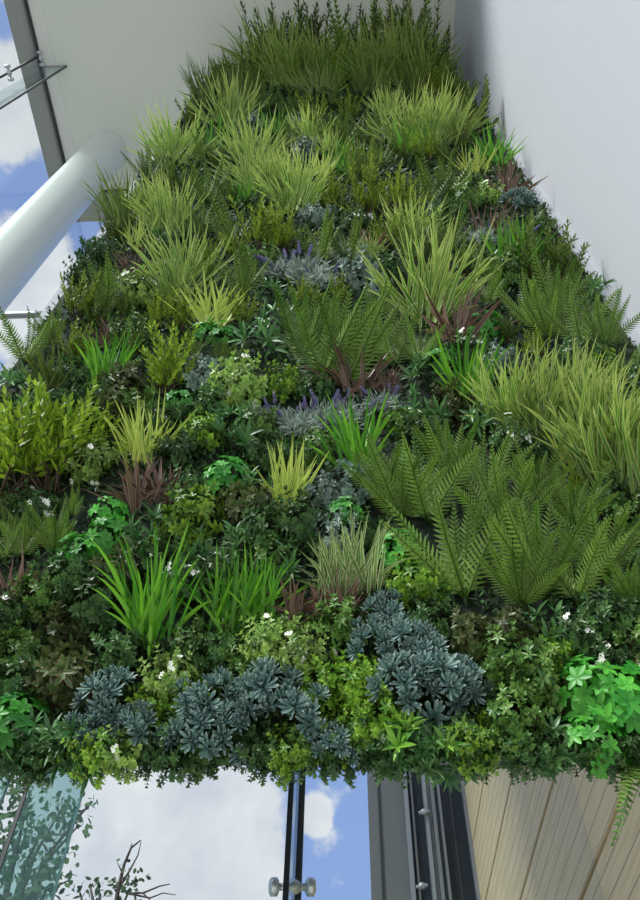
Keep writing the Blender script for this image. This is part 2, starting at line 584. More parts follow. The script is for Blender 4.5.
def dirv(el, lat):
    """Direction: el is the angle above the outward normal, lat swings it sideways."""
    d = OUT * math.cos(el) + UP * math.sin(el)
    return (d * math.cos(lat) + RT * math.sin(lat)).normalized()


def blade(mb, rd, root, d, L, W, droop, seg=7, fold=0.35, twist=0.0, wprof=None):
    p = root.copy()
    pts, sides, wd = [], [], []
    side0 = d.cross(OUT * 0.4 - UP * 0.9 + RT * rd.uniform(-.7, .7))
    side0.normalize()
    dd = d.copy()
    rnd = rd.random()
    for i in range(seg + 1):
        t = i / seg
        pts.append(p.copy())
        s = side0 - dd * side0.dot(dd)
        s.normalize()
        if twist:
            s = (Matrix.Rotation(twist * t, 3, dd) @ s)
        sides.append(s)
        w = wprof(t) if wprof else (min(1, .55 + t * 1.6) * (1 - t ** 2.2) + .02)
        wd.append(W * w)
        dd = (dd + (-UP * droop + OUT * droop * .35) * (t + .15) * 2 / seg + (RT * d.x * droop * .3) / seg).normalized()
        p = p + dd * (L / seg)
    mb.ribbon(pts, sides, wd, fold, rnd)


def grass_meshes(seed, mat, n=84, W=.037, lat=.56, el=(.55, 1.35), droop=.95, L=(.6, 1.18), foot=.11, twist=.6):
    rd = random.Random(seed)
    mb = MB()
    for i in range(n):
        a = rd.gauss(0, lat * .6)
        a = max(-1.15, min(1.15, a))
        e = rd.uniform(*el)
        root = Vector((rd.gauss(0, foot) + a * .06, -rd.random() * .03, rd.gauss(0, foot)))
        ln = rd.uniform(*L) * (1 - .22 * abs(a))
        blade(mb, rd, root, dirv(e, a), ln, W * rd.uniform(.7, 1.25), droop * rd.uniform(.2, 1.5) * (1 + .5 * abs(a)), twist=rd.uniform(-twist, twist))
    fo = mb.mesh('foliage', mat)
    cr = MB()
    for i in range(9):
        x, z = rd.gauss(0, foot * .6), rd.gauss(0, foot * .6)
        cr.tube([Vector((x, 0.01, z)), Vector((x * 1.1, -.05, z + .05)), Vector((x * 1.3, -.09, z + .13))], [.022, .018, .01], 5)
    return [('foliage', fo), ('crown', cr.mesh('crown', M['stem']))]


def frond(rd, d, L, W, droop, mat, npin=20, seg=None):
    """One fern frond: a rachis with paired tapering leaflets, cut edges."""
    mb = MB()
    p = Vector((0, 0, 0))
    dd = d.copy()
    rnd0 = rd.random()
    cent, tans = [], []
    ns = 14
    for i in range(ns + 1):
        cent.append(p.copy())
        tans.append(dd.copy())
        t = i / ns
        dd = (dd + (OUT * .5 - UP * .75) * droop * (t + .1) * 2 / ns).normalized()
        p = p + dd * (L / ns)
    mb.tube(cent[::2], [.008 * L * (1.2 - i / 8) + .0008 for i in range(len(cent[::2]))], 4, .2)
    face = (OUT * .85 - UP * .55 + RT * rd.uniform(-.6, .6)).normalized()
    for k in range(npin):
        t = .1 + .88 * k / (npin - 1)
        fi = t * ns
        i0 = min(int(fi), ns - 1)
        c = cent[i0].lerp(cent[i0 + 1], fi - i0)
        tg = tans[i0].lerp(tans[i0 + 1], fi - i0).normalized()
        s = tg.cross(face).normalized()
        nn = s.cross(tg).normalized()
        env = (min(1, (t + .22) / .5) * (1 - t) ** .75 + .02)
        ln = W * env * rd.uniform(.9, 1.1)
        for sg in (-1, 1):
            dl = (s * sg * .9 + tg * (.42 + .3 * t) - nn * rd.uniform(-.05, .2)).normalized()
            sd = dl.cross(nn).normalized()
            pts, sides, wd, nm = [], [], [], []
            m = 7
            for j in range(m + 1):
                u = j / m
                pts.append(c + dl * (ln * u) - nn * (.22 * ln * u * u) + tg * (.12 * ln * u * u))
                sides.append(sd)
                tooth = 1.0 if j % 2 else .7
                wd.append(L * .88 / npin * .74 * tooth * (1 - u ** 1.6) + .0015)
                nm.append(nn)
            mb.ribbon(pts, sides, wd, .3, min(1, max(0, rnd0 * .75 + rd.random() * .25)), nm)
    return mb


def fern_meshes(seed, mat, joined=False, n=9):
    rd = random.Random(seed)
    parts = []
    big = MB()
    for i in range(n):
        a = (i / (n - 1) - .5) * 1.15 + rd.uniform(-.15, .15)
        e = rd.choice((.45, .8, 1.1, 1.3)) + rd.uniform(-.1, .1) - .12 * abs(a)
        mb = frond(rd, dirv(e, a), rd.uniform(.66, 1.12) * (1 - .16 * abs(a)), rd.uniform(.15, .2), rd.uniform(.35, 1.1), mat, 20 if not joined else 15)
        if joined:
            off = len(big.v)
            big.v += mb.v
            big.a += mb.a
            big.f += [tuple(q + off for q in f) for f in mb.f]
        else:
            parts.append(('frond', mb.mesh('frond', mat)))
    if joined:
        parts = [('foliage', big.mesh('foliage', mat))]
    return parts


def feather_meshes(seed, mat, n=18, leafL=.12, leafW=.03, lat=.62):
    rd = random.Random(seed)
    fo, st = MB(), MB()
    for i in range(n):
        a = rd.gauss(0, lat * .62)
        a = max(-1, min(1, a))
        d = dirv(rd.uniform(.55, 1.4), a)
        L = rd.uniform(.68, 1.08) * (1 - .2 * abs(a))
        p = Vector((rd.gauss(0, .06), 0, rd.gauss(0, .05)))
        pts = []
        dd = d.copy()
        for k in range(9):
            pts.append(p.copy())
            dd = (dd + UP * .05 + Vector((rd.gauss(0, .05), rd.gauss(0, .05), rd.gauss(0, .05)))).normalized()
            p = p + dd * L / 8
        st.tube(pts, [.009 - .0008 * k for k in range(9)], 4)
        nl = 34
        for k in range(nl):
            t = .22 + .78 * k / nl
            fi = t * 8
            i0 = min(7, int(fi))
            c = pts[i0].lerp(pts[i0 + 1], fi - i0)
            tg = (pts[i0 + 1] - pts[i0]).normalized()
            ang = k * 2.4 + rd.uniform(-.3, .3)
            s = tg.cross(Vector((.2, .9, .3))).normalized()
            o = s * math.cos(ang) + tg.cross(s) * math.sin(ang)
            dl = (o * .75 + tg * (.75 + .5 * t)).normalized()
            fo.leaf(c, dl, tg - o, leafL * rd.uniform(.7, 1.15) * (1.15 - .5 * t), leafW, rd.random(), .15, .2, ((0, .3), (.4, 1), (1, .08)))
    return [('foliage', fo.mesh('foliage', mat)), ('stem', st.mesh('stem', M['brown_stem']))]


def dome_dir(rd, spread=1.0):
    while True:
        v = Vector((rd.gauss(0, 1), rd.gauss(0, 1), rd.gauss(0, 1)))
        if v.length > 1e-3:
            v.normalize()
            if v.y < -.05:
                return v


def cushion_meshes(seed, mat, n=72, leafL=.175, leafW=.085, whorl=5, stemmat='brown_stem', blossoms=0):
    """Small-leaved shrub seen as a cushion: sprigs of whorled leaves on a dome."""
    rd = random.Random(seed)
    fo, st = MB(), MB()
    flowers = []
    dirs = []
    for i in range(n):
        d = dome_dir(rd)
        r = rd.uniform(.45, 1.18)
        tip = Vector((d.x * r, d.y * r * rd.uniform(.5, .85), d.z * r * .95))
        root = Vector((tip.x * .35, 0, tip.z * .35))
        dd = (tip - root).normalized()
        st.tube([root, root.lerp(tip, .6) + Vector((0, 0, -.02)), tip], [.016, .012, .008], 4)
        s = dd.cross(Vector((.3, .2, .9))).normalized()
        b = dd.cross(s)
        ph = rd.random() * 6.3
        tone = rd.random()
        for layer, (back, ang) in enumerate(((0, .55), (.09, 1.05), (.2, 1.35))):
            for k in range(whorl - layer % 2):
                a = ph + 2 * PI * k / whorl + layer * .5
                o = s * math.cos(a) + b * math.sin(a)
                dl = dd * math.cos(ang) + o * math.sin(ang)
                rn = min(1, max(0, tone * .55 + rd.random() * .4 + (.15 if layer == 0 else -.05)))
                fo.leaf(tip - dd * back, dl, dd - o * .3, leafL * rd.uniform(.75, 1.15) * (.8 + .2 * layer), leafW * rd.uniform(.8, 1.1), rn, .25, .3)
        dirs.append((tip, dd))
    out = [('foliage', fo.mesh('foliage', mat)), ('stem', st.mesh('stem', M[stemmat]))]
    for j in range(blossoms):
        tip, dd = dirs[j * 3 % len(dirs)]
        fl = MB()
        s = dd.cross(Vector((.3, .2, .9))).normalized()
        b = dd.cross(s)
        for q in range(3):
            c = tip + dd * .06 + (s * rd.uniform(-.1, .1) + b * rd.uniform(-.1, .1))
            for k in range(5):
                a = 2 * PI * k / 5
                fl.leaf(c, s * math.cos(a) + b * math.sin(a) + dd * .4, dd, .085, .05, .5, .2, .1)
        out.append(('blossom', fl.mesh('blossom', M['petal'])))
    return out


def rosette_mesh(seed, mat):
    rd = random.Random(seed)
    mb = MB()
    ax = OUT
    for tier, (cnt, ang, ln) in enumerate(((5, .25, .8), (8, .65, .95), (10, 1.05, 1.05), (7, 1.5, .95))):
        for k in range(cnt):
            a = 2 * PI * k / cnt + tier * .4 + rd.uniform(-.1, .1)
            o = RT * math.cos(a) + UP * math.sin(a)
            dl = ax * math.cos(ang) + o * math.sin(ang)
            mb.leaf(ax * -.25, dl, ax - o * .4, ln * rd.uniform(.85, 1.15), .24, rd.random(), -.1, .55, ((0, .25), (.45, .6), (.8, 1), (1, .35)))
    return mb.mesh('rosette', mat)


def lance_meshes(seed, mat, n=7):
    rd = random.Random(seed)
    fo, st = MB(), MB()
    for i in range(n):
        c = Vector((rd.gauss(0, .42), -rd.uniform(.1, .45), rd.gauss(0, .38)))
        st.tube([Vector((c.x * .4, 0, c.z * .4)), c], [.02, .014], 5)
        d = (c * .8 + OUT * .7).normalized()
        s = d.cross(Vector((.2, .3, .9))).normalized()
        b = d.cross(s)
        for k in range(9):
            a = k * 2.4
            o = s * math.cos(a) + b * math.sin(a)
            ang = .5 + .1 * k
            L = rd.uniform(.36, .66)
            fo.leaf(c, d * math.cos(ang) + o * math.sin(ang), d - o * .2, L, L * .24, rd.random(), .3, .35, ((0, .2), (.25, .8), (.5, 1), (.78, .6), (1, .03)))
    return [('foliage', fo.mesh('foliage', mat)), ('stem', st.mesh('stem', M['stem']))]


def ivy_meshes(seed, mat, n=34, leafL=.3, leafW=.15):
    rd = random.Random(seed)
    fo, st = MB(), MB()
    for i in range(n):
        d = dome_dir(rd)
        r = rd.uniform(.5, 1)
        tip = Vector((d.x * r, d.y * r * .7, d.z * r))
        st.tube([Vector((tip.x * .3, 0, tip.z * .3)), tip], [.016, .01], 4)
        n_ = (d + OUT * .8 + UP * .3).normalized()
        s = n_.cross(Vector((.3, .2, .9))).normalized()
        b = n_.cross(s)
        ph = rd.random() * 6.3
        tone = rd.random()
        for k in range(6):
            a = ph + 2 * PI * k / 6
            o = s * math.cos(a) + b * math.sin(a)
            fo.leaf(tip, o + n_ * .35, n_ - o * .2, leafL * rd.uniform(.7, 1.1), leafW, min(1, tone * .6 + rd.random() * .4), .3, .3)
    return [('foliage', fo.mesh('foliage', mat)), ('stem', st.mesh('stem', M['stem']))]


def lavender_meshes(seed):
    rd = random.Random(seed)
    fo = MB()
    for i in range(260):
        d = dirv(rd.uniform(.2, 1.4), rd.gauss(0, .6))
        root = Vector((rd.gauss(0, .18), -.02, rd.gauss(0, .1)))
        st = root + d * rd.uniform(.05, .4)
        fo.leaf(st, (d + Vector((rd.gauss(0, .4), rd.gauss(0, .4), rd.gauss(0, .4)))), OUT - UP * .3, rd.uniform(.16, .3), .042, rd.random(), .2, .2, ((0, .5), (.5, 1), (1, .1)))
    out = [('foliage', fo.mesh('foliage', M['grey_leaf']))]
    for i in range(6):
        a = rd.gauss(0, .5)
        d = dirv(rd.uniform(.6, 1.35), a)
        root = Vector((rd.gauss(0, .12), -.02, rd.gauss(0, .06)))
        L = rd.uniform(.75, 1.1)
        sp = MB()
        tipp = root + d * L
        s = d.cross(Vector((.4, .8, .1))).normalized()
        b = d.cross(s)
        for k in range(46):
            t = k / 46
            c = root.lerp(tipp, .68 + .32 * t)
            aa = k * 2.4
            o = s * math.cos(aa) + b * math.sin(aa)
            sp.leaf(c, o + d * .9, d, .075 * (1.1 - .6 * t), .045, rd.random(), .1, .4, ((0, .6), (.5, 1), (1, .2)))
        st = MB()
        st.tube([root, root.lerp(tipp, .6), tipp], [.008, .007, .004], 4)
        out.append(('flower_spike', sp.mesh('flower_spike', M['violet'])))
        out.append(('stalk', st.mesh('stalk', M['stem'])))
    return out


def variants(fn, k, *a, **kw):
    return [fn(s * 17 + 3 + len(str(a)), *a, **kw) for s in range(k)]


# kind code: (variants, upright?, name, adjective phrase, category)
K = {}
K['G'] = (variants(grass_meshes, 5, M['stripe']), True, 'grass_tuft', 'cream-striped grass tuft', 'grass')
K['O'] = (variants(grass_meshes, 4, M['olive_grass'], W=.028), True, 'grass_tuft', 'olive fine-bladed grass tuft', 'grass')
K['B'] = (variants(grass_meshes, 4, M['lime'], n=52, W=.045, droop=.5), True, 'grass_tuft', 'bright green broad-bladed grass tuft', 'grass')
K['Y'] = (variants(grass_meshes, 4, M['yellow'], n=44, W=.05, droop=.28, lat=.75), True, 'grass_tuft', 'yellow spiky grass tuft', 'grass')
K['V'] = (variants(grass_meshes, 2, M['cream'], n=40, W=.06, droop=.75, lat=.85), True, 'grass_tuft', 'cream-edged broad grass tuft', 'grass')
K['C'] = (variants(grass_meshes, 4, M['purple'], n=26, W=.075, droop=.45, lat=1.1, el=(.3, 1.35)), True, 'cordyline', 'purple-brown cordyline', 'cordyline')
K['F'] = (variants(fern_meshes, 4, M['fern']), True, 'fern', 'green fern', 'fern')
K['f'] = (variants(fern_meshes, 3, M['dark_fern'], joined=True), True, 'fern', 'dark green fern', 'fern')
K['P'] = (variants(feather_meshes, 3, M['feather']), True, 'feathery_shrub', 'olive feathery shrub', 'shrub')
K['p'] = (variants(feather_meshes, 3, M['feather_dark']), True, 'feathery_shrub', 'dark feathery shrub', 'shrub')
K['Q'] = (variants(feather_meshes, 3, M['feather_yellow'], leafL=.13, leafW=.036), True, 'feathery_shrub', 'yellow-green feathery shrub', 'shrub')
K['L'] = ([lavender_meshes(s) for s in (1, 2, 3)], True, 'lavender', 'violet-spiked grey lavender', 'lavender')
K['X'] = (variants(cushion_meshes, 3, M['box']), False, 'box_shrub', 'mid-green box shrub', 'shrub')
K['x'] = (variants(cushion_meshes, 3, M['box_dark']), False, 'box_shrub', 'dark green box shrub', 'shrub')
K['Z'] = (variants(cushion_meshes, 3, M['box_yellow']), False, 'box_shrub', 'yellow-green box shrub', 'shrub')
K['W'] = (variants(cushion_meshes, 3, M['pale'], blossoms=7), False, 'flowering_shrub', 'pale white-flowered shrub', 'shrub')
K['w'] = (variants(cushion_meshes, 2, M['box_dark'], blossoms=6), False, 'flowering_shrub', 'dark white-flowered shrub', 'shrub')
K['M'] = (variants(cushion_meshes, 3, M['silver'], leafL=.16, leafW=.09), False, 'silver_shrub', 'silver-blue small-leaved shrub', 'shrub')
K['R'] = (variants(cushion_meshes, 3, M['red'], n=40, leafL=.27, leafW=.125, whorl=5), False, 'red_edged_shrub', 'red-edged leafy shrub', 'shrub')
K['E'] = (variants(ivy_meshes, 3, M['emerald']), False, 'ivy_clump', 'emerald ivy clump', 'ivy')
K['D'] = (variants(lance_meshes, 4, M['lance']), False, 'lance_leaf_plant', 'glossy lance-leaved plant', 'plant')
K['d'] = (variants(lance_meshes, 2, M['lance_lime'], n=4), False, 'lance_leaf_plant', 'lime lance-leaved plant', 'plant')
ros = [rosette_mesh(s, M['sedum']) for s in (1, 2, 3)]
K['S'] = (None, False, 'sedum', 'blue-grey sedum', 'sedum')

EYE_DIR = None
placed = []      # (code, bx, by, size_px, root object, landmark)


def put(code, bx, by, h, lm=None, tilt=0.0, wide=1.0, back=0.03):
    var, upright, name, adj, cat = K[code]
    rd = random.Random(int(bx * 7 + by * 131) + ord(code))
    if K[code][1] and by < 340:
        h *= 1.1
    root = on_y(bx, by, D - back)
    depth = proj(root)[2]
    if upright:
        ax = Vector((0, -.66, .75))
        s = .1
        for _ in range(12):
            q = proj(root + ax * s)
            dd = math.hypot(q[0] - bx, q[1] - by)
            s *= min(3, max(.3, h / max(dd, .5)))
        s *= 1.14
    else:
        s = 1.3 * h / FPX * depth
    o = empty(name, root)
    rot = Matrix.Rotation(math.radians(tilt), 3, 'X')
    spin = Matrix.Rotation(rd.uniform(-.14, .14) if upright else rd.uniform(0, 6.28), 3, 'Y')
    o.rotation_euler = (rot @ spin).to_euler()
    flip = -1 if (upright and rd.random() < .5) else 1
    sw = rd.uniform(.93, 1.1) * wide
    o.scale = (s * sw * flip, s * (1.0 if upright else 1.45), s)
    if code == 'S':
        n = 8
        for i in range(n):
            r = math.sqrt((i + .3) / n) * rd.uniform(.9, 1.2)
            a = i * 2.4 + rd.random()
            d = Vector((math.cos(a) * r, 0, math.sin(a) * r))
            hgt = .55 * math.sqrt(max(0, 1 - r * r * .8)) * rd.uniform(.7, 1.15)
            c = link('rosette', ros[i % 3], o)
            c.location = (d.x * .8, -hgt - .12, d.z * .8)
            nd = Vector((d.x * .8, -1, d.z * .8)).normalized()
            c.rotation_euler = OUT.rotation_difference(nd).to_euler()
            q = rd.uniform(.3, .4)
            c.scale = (q, q * .8, q)
        mb = MB()
        for i in range(n):
            c = o.children[i].location
            mb.tube([Vector((c.x * .5, 0, c.z * .5)), Vector(c)], [.03, .02], 5)
        link('stem', mb.mesh('stem', M['stem']), o)
    else:
        for nm, me in rd.choice(var):
            link(nm, me, o)
    lim = XR - .02 - (.6 * s if upright else s)
    if by < 110 and root.x > lim:
        o.location.x = lim
    placed.append((code, bx, by, h, o, lm))
    return o


FEATURES = """
# top rows
G 264 52 26=the striped tuft under the ceiling|p 276 50 30|p 300 50 32|p 322 50 34|f 352 50 32|p 376 50 38|P 398 50 38=the feathery shrub under the ceiling|p 418 54 40|p 434 66 40
p 254 74 30|G 264 64 24|G 287 72 28|G 323 68 30|f 303 74 26|P 346 80 30|f 432 92 36|p 446 84 36|P 372 92 26
G 374 82 38|G 396 74 32|G 410 72 40|G 427 74 34|B 347 77 18=the tiny bright tuft near the ceiling|G 288 70 20|G 308 76 24
O 236 98 34|O 205 102 32|p 190 128 32|P 258 94 28|G 283 92 26|G 300 94 26|G 322 98 30|O 244 110 30
f 262 114 30|f 392 110 28|f 292 120 26|P 437 100 32|p 462 112 40|p 479 134 46|P 450 108 30|G 386 122 26
G 230 130 42=the tuft above the column head|G 256 166 42|B 276 142 26|B 213 158 34|M 255 130 11|M 292 132 12|P 314 126 30|P 350 124 32|p 332 150 32|f 345 147 30|f 372 146 34
G 404 150 44=the wide pale tuft high up|G 430 150 48|G 452 142 40|B 412 158 26|f 380 170 26|M 305 160 14
# second band
G 173 166 46=the edge tuft near the column head|p 176 198 40|O 124 230 48=the olive tuft by the column|G 150 218 32|G 168 238 48|Y 136 250 28|C 132 277 24|G 178 294 58=the big striped tuft by the column
f 106 306 42|f 200 238 38|f 206 206 40|f 232 248 48|P 258 252 52|f 242 297 46|W 142 292 16|x 100 262 18|x 88 282 18
G 252 192 40|G 268 200 40|G 296 210 46|G 284 196 36|B 243 206 22|Y 322 182 24|B 346 176 28=the small bright tuft high up
P 334 210 38|P 368 217 50|P 396 214 46|P 284 254 42|f 322 264 46|f 350 264 44|L 282 280 30=the upper lavender|L 304 284 36|L 320 290 28|C 372 250 24|G 370 260 22|M 362 284 22|M 376 296 14
P 390 250 36|P 412 240 24|G 413 242 38|G 430 320 76=the tallest striped tuft|P 302 306 28|P 338 306 28
f 430 207 44|f 446 200 40|Y 476 178 30=the yellow tuft near the white wall|B 498 168 34|C 508 198 32=the cordyline on the white-wall edge|W 490 200 12|S 518 212 16|C 486 242 32|L 480 246 24|L 514 246 22|f 450 252 38|X 465 205 16
f 412 262 36|p 540 285 62=the feathery shrub on the white-wall edge|p 566 286 52|B 514 278 46|F 556 322 58|F 534 328 48|X 500 280 22|D 488 262 14|p 520 258 40
# third band
F 24 362 54=the fern at the glass edge|F 52 346 38|f 104 316 44|W 140 300 20|P 80 320 44|P 70 362 44|B 104 382 46|C 112 342 26|Q 164 394 68=the lone yellow-green feathery shrub
O 46 392 44|Q 14 492 108|Q 46 492 112=the tall yellow-green bush at the facade edge|Q 76 474 74|Y 140 462 60=the large yellow spiky tuft|Y 210 326 42=the small yellow spiky tuft
E 208 336 14|E 220 338 13|f 222 366 30|f 236 370 30|D 264 350 24|D 276 330 20|W 240 394 28=the pale shrub in the middle|L 274 428 32|L 302 436 40=the broad central lavender|L 328 430 40|L 346 424 34
F 302 362 76|F 322 380 88=the large central fern|F 346 388 88|F 368 366 74|F 394 368 62|F 420 366 46|C 352 392 50=the cordyline below the central ferns|C 386 392 26|C 456 338 46=the cordyline beside the tallest striped tuft|E 486 330 16|E 443 362 15|B 470 404 62=the bright tuft beside the striped group|L 382 412 30|B 360 472 66=the bright tuft beside the central lavender
F 550 340 62|F 582 348 62|F 606 348 52|F 626 380 40|G 516 428 68|G 542 436 80=the large striped tuft by the wall|G 570 424 70|Y 572 468 46|G 610 480 108|G 638 484 100|G 596 428 62
# fern field
F 386 504 64|F 402 520 78|F 428 522 88=the upper fern of the fern field|F 452 486 72|F 488 502 72|F 466 600 114=the tallest fern of the fern field|F 510 544 90|F 546 600 112|F 578 604 92|F 606 580 82|F 522 608 84|F 634 606 64|F 576 530 66|F 540 500 60
Q 470 470 26|Q 575 500 28
F 22 558 54|F 54 552 52=the light fern at the facade edge|F 4 562 60|f 72 518 32|C 6 608 52=the cordyline under the light ferns|W 96 470 22|C 136 508 54=the wide cordyline under the yellow tuft|C 162 500 42|E 110 518 18|D 146 536 22|E 140 556 13
B 148 640 92=the tall lime grass tuft|Z 192 524 28|E 228 480 22|D 232 452 24|Y 288 508 58=the yellow tuft below the central lavender|x 268 536 26|x 302 532 28|D 242 552 22|B 228 628 66|B 258 618 58=the lime tuft beside the purple cordyline|C 294 620 48|V 330 594 58|V 358 592 66=the cream-edged tuft among cordylines|C 348 616 40|C 324 620 36
E 344 520 18|E 396 556 22|E 404 544 14|D 408 470 16
# lower band
R 62 692 32=the red-edged shrub above the blue sedum|R 66 636 22|X 22 660 26|E 14 728 30=the emerald ivy at the lower facade corner|S 112 712 30=the blue sedum above the lower edge|S 92 740 24|S 142 738 24|S 200 742 28|S 208 714 30|W 166 688 26|W 178 676 18
W 268 650 26=the pale shrub under the lime tuft|W 300 664 28|Z 316 690 24|S 268 706 32|S 300 724 30|S 232 738 26|S 332 752 22|S 372 650 24|S 408 650 26|S 402 700 32|S 434 694 32=the broad blue sedum under the fern field|S 460 690 24|S 386 622 22|S 424 668 26
d 412 752 30=the hanging lime lance leaves|d 452 742 22|X 506 664 30|X 534 690 34|Z 552 668 24|X 510 724 30|E 584 694 34|E 626 706 36=the emerald ivy above the timber|E 596 740 28|w 612 662 24|Z 470 748 24|w 574 640 22|x 610 626 28|R 506 636 24|R 470 640 22|D 546 632 22
Z 184 704 22|Z 352 690 28|Z 378 724 28|Z 350 736 24|Z 290 758 22|Z 100 756 26|W 120 758 22
Z 150 716 18|X 240 690 20|X 236 662 22|x 210 660 24|X 190 650 20|x 20 690 26|X 40 600 24|x 96 612 28|x 70 584 26|x 120 660 26
"""
fringe = []
for x in range(-14, 665, 21):
    y = 752 + 6 * math.sin(x * .05) + random.uniform(-7, 7)
    code = random.choice('xxXxx')
    if 400 < x < 470:
        code = random.choice('Dx')
    fringe.append((code, x, min(y, 758), random.uniform(18, 25)))
for x, y, h in ((62, 764, 22), (82, 768, 24), (100, 766, 20), (34, 762, 20), (432, 766, 20), (466, 766, 18), (560, 762, 20), (388, 764, 18)):
    fringe.append(('D', x, y - 10, h + 4))

for line in FEATURES.strip().splitlines():
    if line.startswith('#'):
        continue
    for it in line.split('|'):
        lm = None
        if '=' in it:
            it, lm = it.split('=')
        code, bx, by, h = it.split()
        bx, by, h = float(bx), float(by), float(h)
        if by < 84:
            b2 = 80 + (by - 48) * 10 / 36
            h, by = h + (b2 - by) * .85, b2
            bx = 345 + (bx - 345) * .95
            h *= .92
        put(code, bx, by, h, lm, tilt=24 if by < 91 else 0, back=.07 if by < 91 else .03)
for code, x, y, h in fringe:
    put(code, x, y, h, None, tilt=28, back=0.012)
hf = put('f', 634, 757, 105, 'the fern hanging over the timber boarding', tilt=128, back=0.012)

# low clumps between the larger plants
rd = random.Random(5)
pts = []
taken = [(p[1], p[2] - (p[3] * .25 if K[p[0]][1] else 0), p[3] * (.34 if K[p[0]][1] else .75)) for p in placed]
tries = 0
while tries < 9000:
    tries += 1
    by = rd.uniform(72, 752)
    w = on_y(320, by, D)
    bx = rd.uniform(-12, 652)
    p = on_y(bx, by, D)
    if not (-1.6 < p.x < 1.34):
        continue
    R_ = 8.5 + by * .020
    if any(math.hypot(bx - a, (by - b) * 1.15) < R_ * .7 + r for a, b, r in taken):
        continue
    if by < 200:
        code = rd.choice('fpPfOpfG')
    elif by < 360:
        code = rd.choice('xpDMXfpPfw')
    elif by < 560:
        code = rd.choice('xxxXDDwEMZRx')
    else:
        code = rd.choice('xxXxXRDZw')
    h = R_ * rd.uniform(.95, 1.3)
    if K[code][1]:
        h *= 2.0
    put(code, bx, by, h)
    taken.append((bx, by, R_ * .75))

# undergrowth that fills the panel behind the plants: nobody could count it
rd = random.Random(8)
mb = MB()
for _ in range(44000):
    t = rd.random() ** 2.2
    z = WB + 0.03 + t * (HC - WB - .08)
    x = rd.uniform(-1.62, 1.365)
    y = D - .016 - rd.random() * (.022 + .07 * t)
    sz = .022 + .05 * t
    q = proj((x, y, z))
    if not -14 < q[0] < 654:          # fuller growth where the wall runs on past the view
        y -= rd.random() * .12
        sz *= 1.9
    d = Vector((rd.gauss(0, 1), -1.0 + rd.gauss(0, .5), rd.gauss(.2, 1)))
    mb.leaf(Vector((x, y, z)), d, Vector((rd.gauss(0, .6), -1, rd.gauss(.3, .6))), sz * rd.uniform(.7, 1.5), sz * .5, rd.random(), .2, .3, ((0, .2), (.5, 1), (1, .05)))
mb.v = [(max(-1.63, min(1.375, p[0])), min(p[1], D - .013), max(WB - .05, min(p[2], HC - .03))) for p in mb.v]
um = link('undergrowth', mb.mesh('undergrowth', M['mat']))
tag(um, 'dark low leaf carpet covering the planted wall between the plants', 'undergrowth', None, 'stuff')

# ------------------------------------------------------------------ labels
LM = [(p[1], p[2], p[5], p[4], p[0]) for p in placed if p[5]]
own = {'G': 'large cream-striped', 'F': 'green'}
used = {}


def rel(bx, by, lx, ly):
    dx, dy = bx - lx, by - ly
    if abs(dx) > abs(dy) * 1.2:
        return 'right of' if dx > 0 else 'left of'
    return 'below' if dy > 0 else 'above'


ORD = ['', 'second ', 'third ', 'fourth ', 'fifth ', 'sixth ', 'seventh ', 'eighth ', 'ninth ', 'tenth ', 'eleventh ', 'twelfth ']
buckets = {}
for p in placed:
    code, bx, by, h, o, lm = p
    adj, cat = K[code][3], K[code][4]
    o['category'] = cat
    if lm:
        continue
    best = min(LM, key=lambda l: math.hypot(bx - l[0], (by - h * .3 * K[code][1]) - (l[1] - 20)))
    r = rel(bx, by, best[0], best[1])
    buckets.setdefault((adj, r, best[2]), []).append((math.hypot(bx - best[0], by - best[1]), o))
for (adj, r, lmn), lst in buckets.items():
    lst.sort(key=lambda q: q[0])
    for i, (_, o) in enumerate(lst):
        o['label'] = f'{ORD[i]}{adj} {r} {lmn}' if i < len(ORD) else f'{adj} far {r} {lmn}'
names_of = {}
for p in placed:
    if p[5]:
        t_ = p[5]
        t_ = t_[4:] if t_.startswith('the ') else t_
        p[4]['label'] = t_ + ', on the planted wall' if len(t_.split()) < 9 else t_
GROUPS = {'G': 'cream-striped grass tufts on the planted wall', 'O': 'olive grass tufts on the planted wall', 'B': 'bright green grass tufts on the planted wall', 'Y': 'yellow grass tufts on the planted wall',
          'V': 'cream-edged grass tufts', 'C': 'purple cordylines on the planted wall', 'F': 'ferns on the planted wall', 'f': 'ferns on the planted wall', 'P': 'feathery shrubs on the planted wall',
          'p': 'feathery shrubs on the planted wall', 'Q': 'feathery shrubs on the planted wall', 'L': 'lavenders on the planted wall', 'X': 'box shrubs on the planted wall', 'x': 'box shrubs on the planted wall',
          'Z': 'box shrubs on the planted wall', 'W': 'flowering shrubs on the planted wall', 'w': 'flowering shrubs on the planted wall', 'M': 'silver shrubs on the planted wall', 'R': 'red-edged shrubs on the planted wall',
          'E': 'ivy clumps on the planted wall', 'D': 'lance-leaved plants on the planted wall', 'd': 'lance-leaved plants on the planted wall', 'S': 'sedums on the planted wall'}
for p in placed:
    p[4]['group'] = GROUPS[p[0]]

# ------------------------------------------------------------------ sky and sun
W_ = bpy.data.worlds.new('sky')
S.world = W_
W_.use_nodes = True
nt = W_.node_tree
N, L = nt.nodes, nt.links
N.clear()
out = N.new('ShaderNodeOutputWorld')
bg = N.new('ShaderNodeBackground')
L.new(bg.outputs[0], out.inputs[0])
tc = N.new('ShaderNodeTexCoord')


def math_(op, a, b=None, clamp=False):
    n = N.new('ShaderNodeMath')
    n.operation = op
    n.use_clamp = clamp
    for i, v in enumerate((a, b)):
        if v is None:
            continue
        if isinstance(v, (int, float)):
            n.inputs[i].default_value = v
        else:
            L.new(v, n.inputs[i])
    return n.outputs[0]


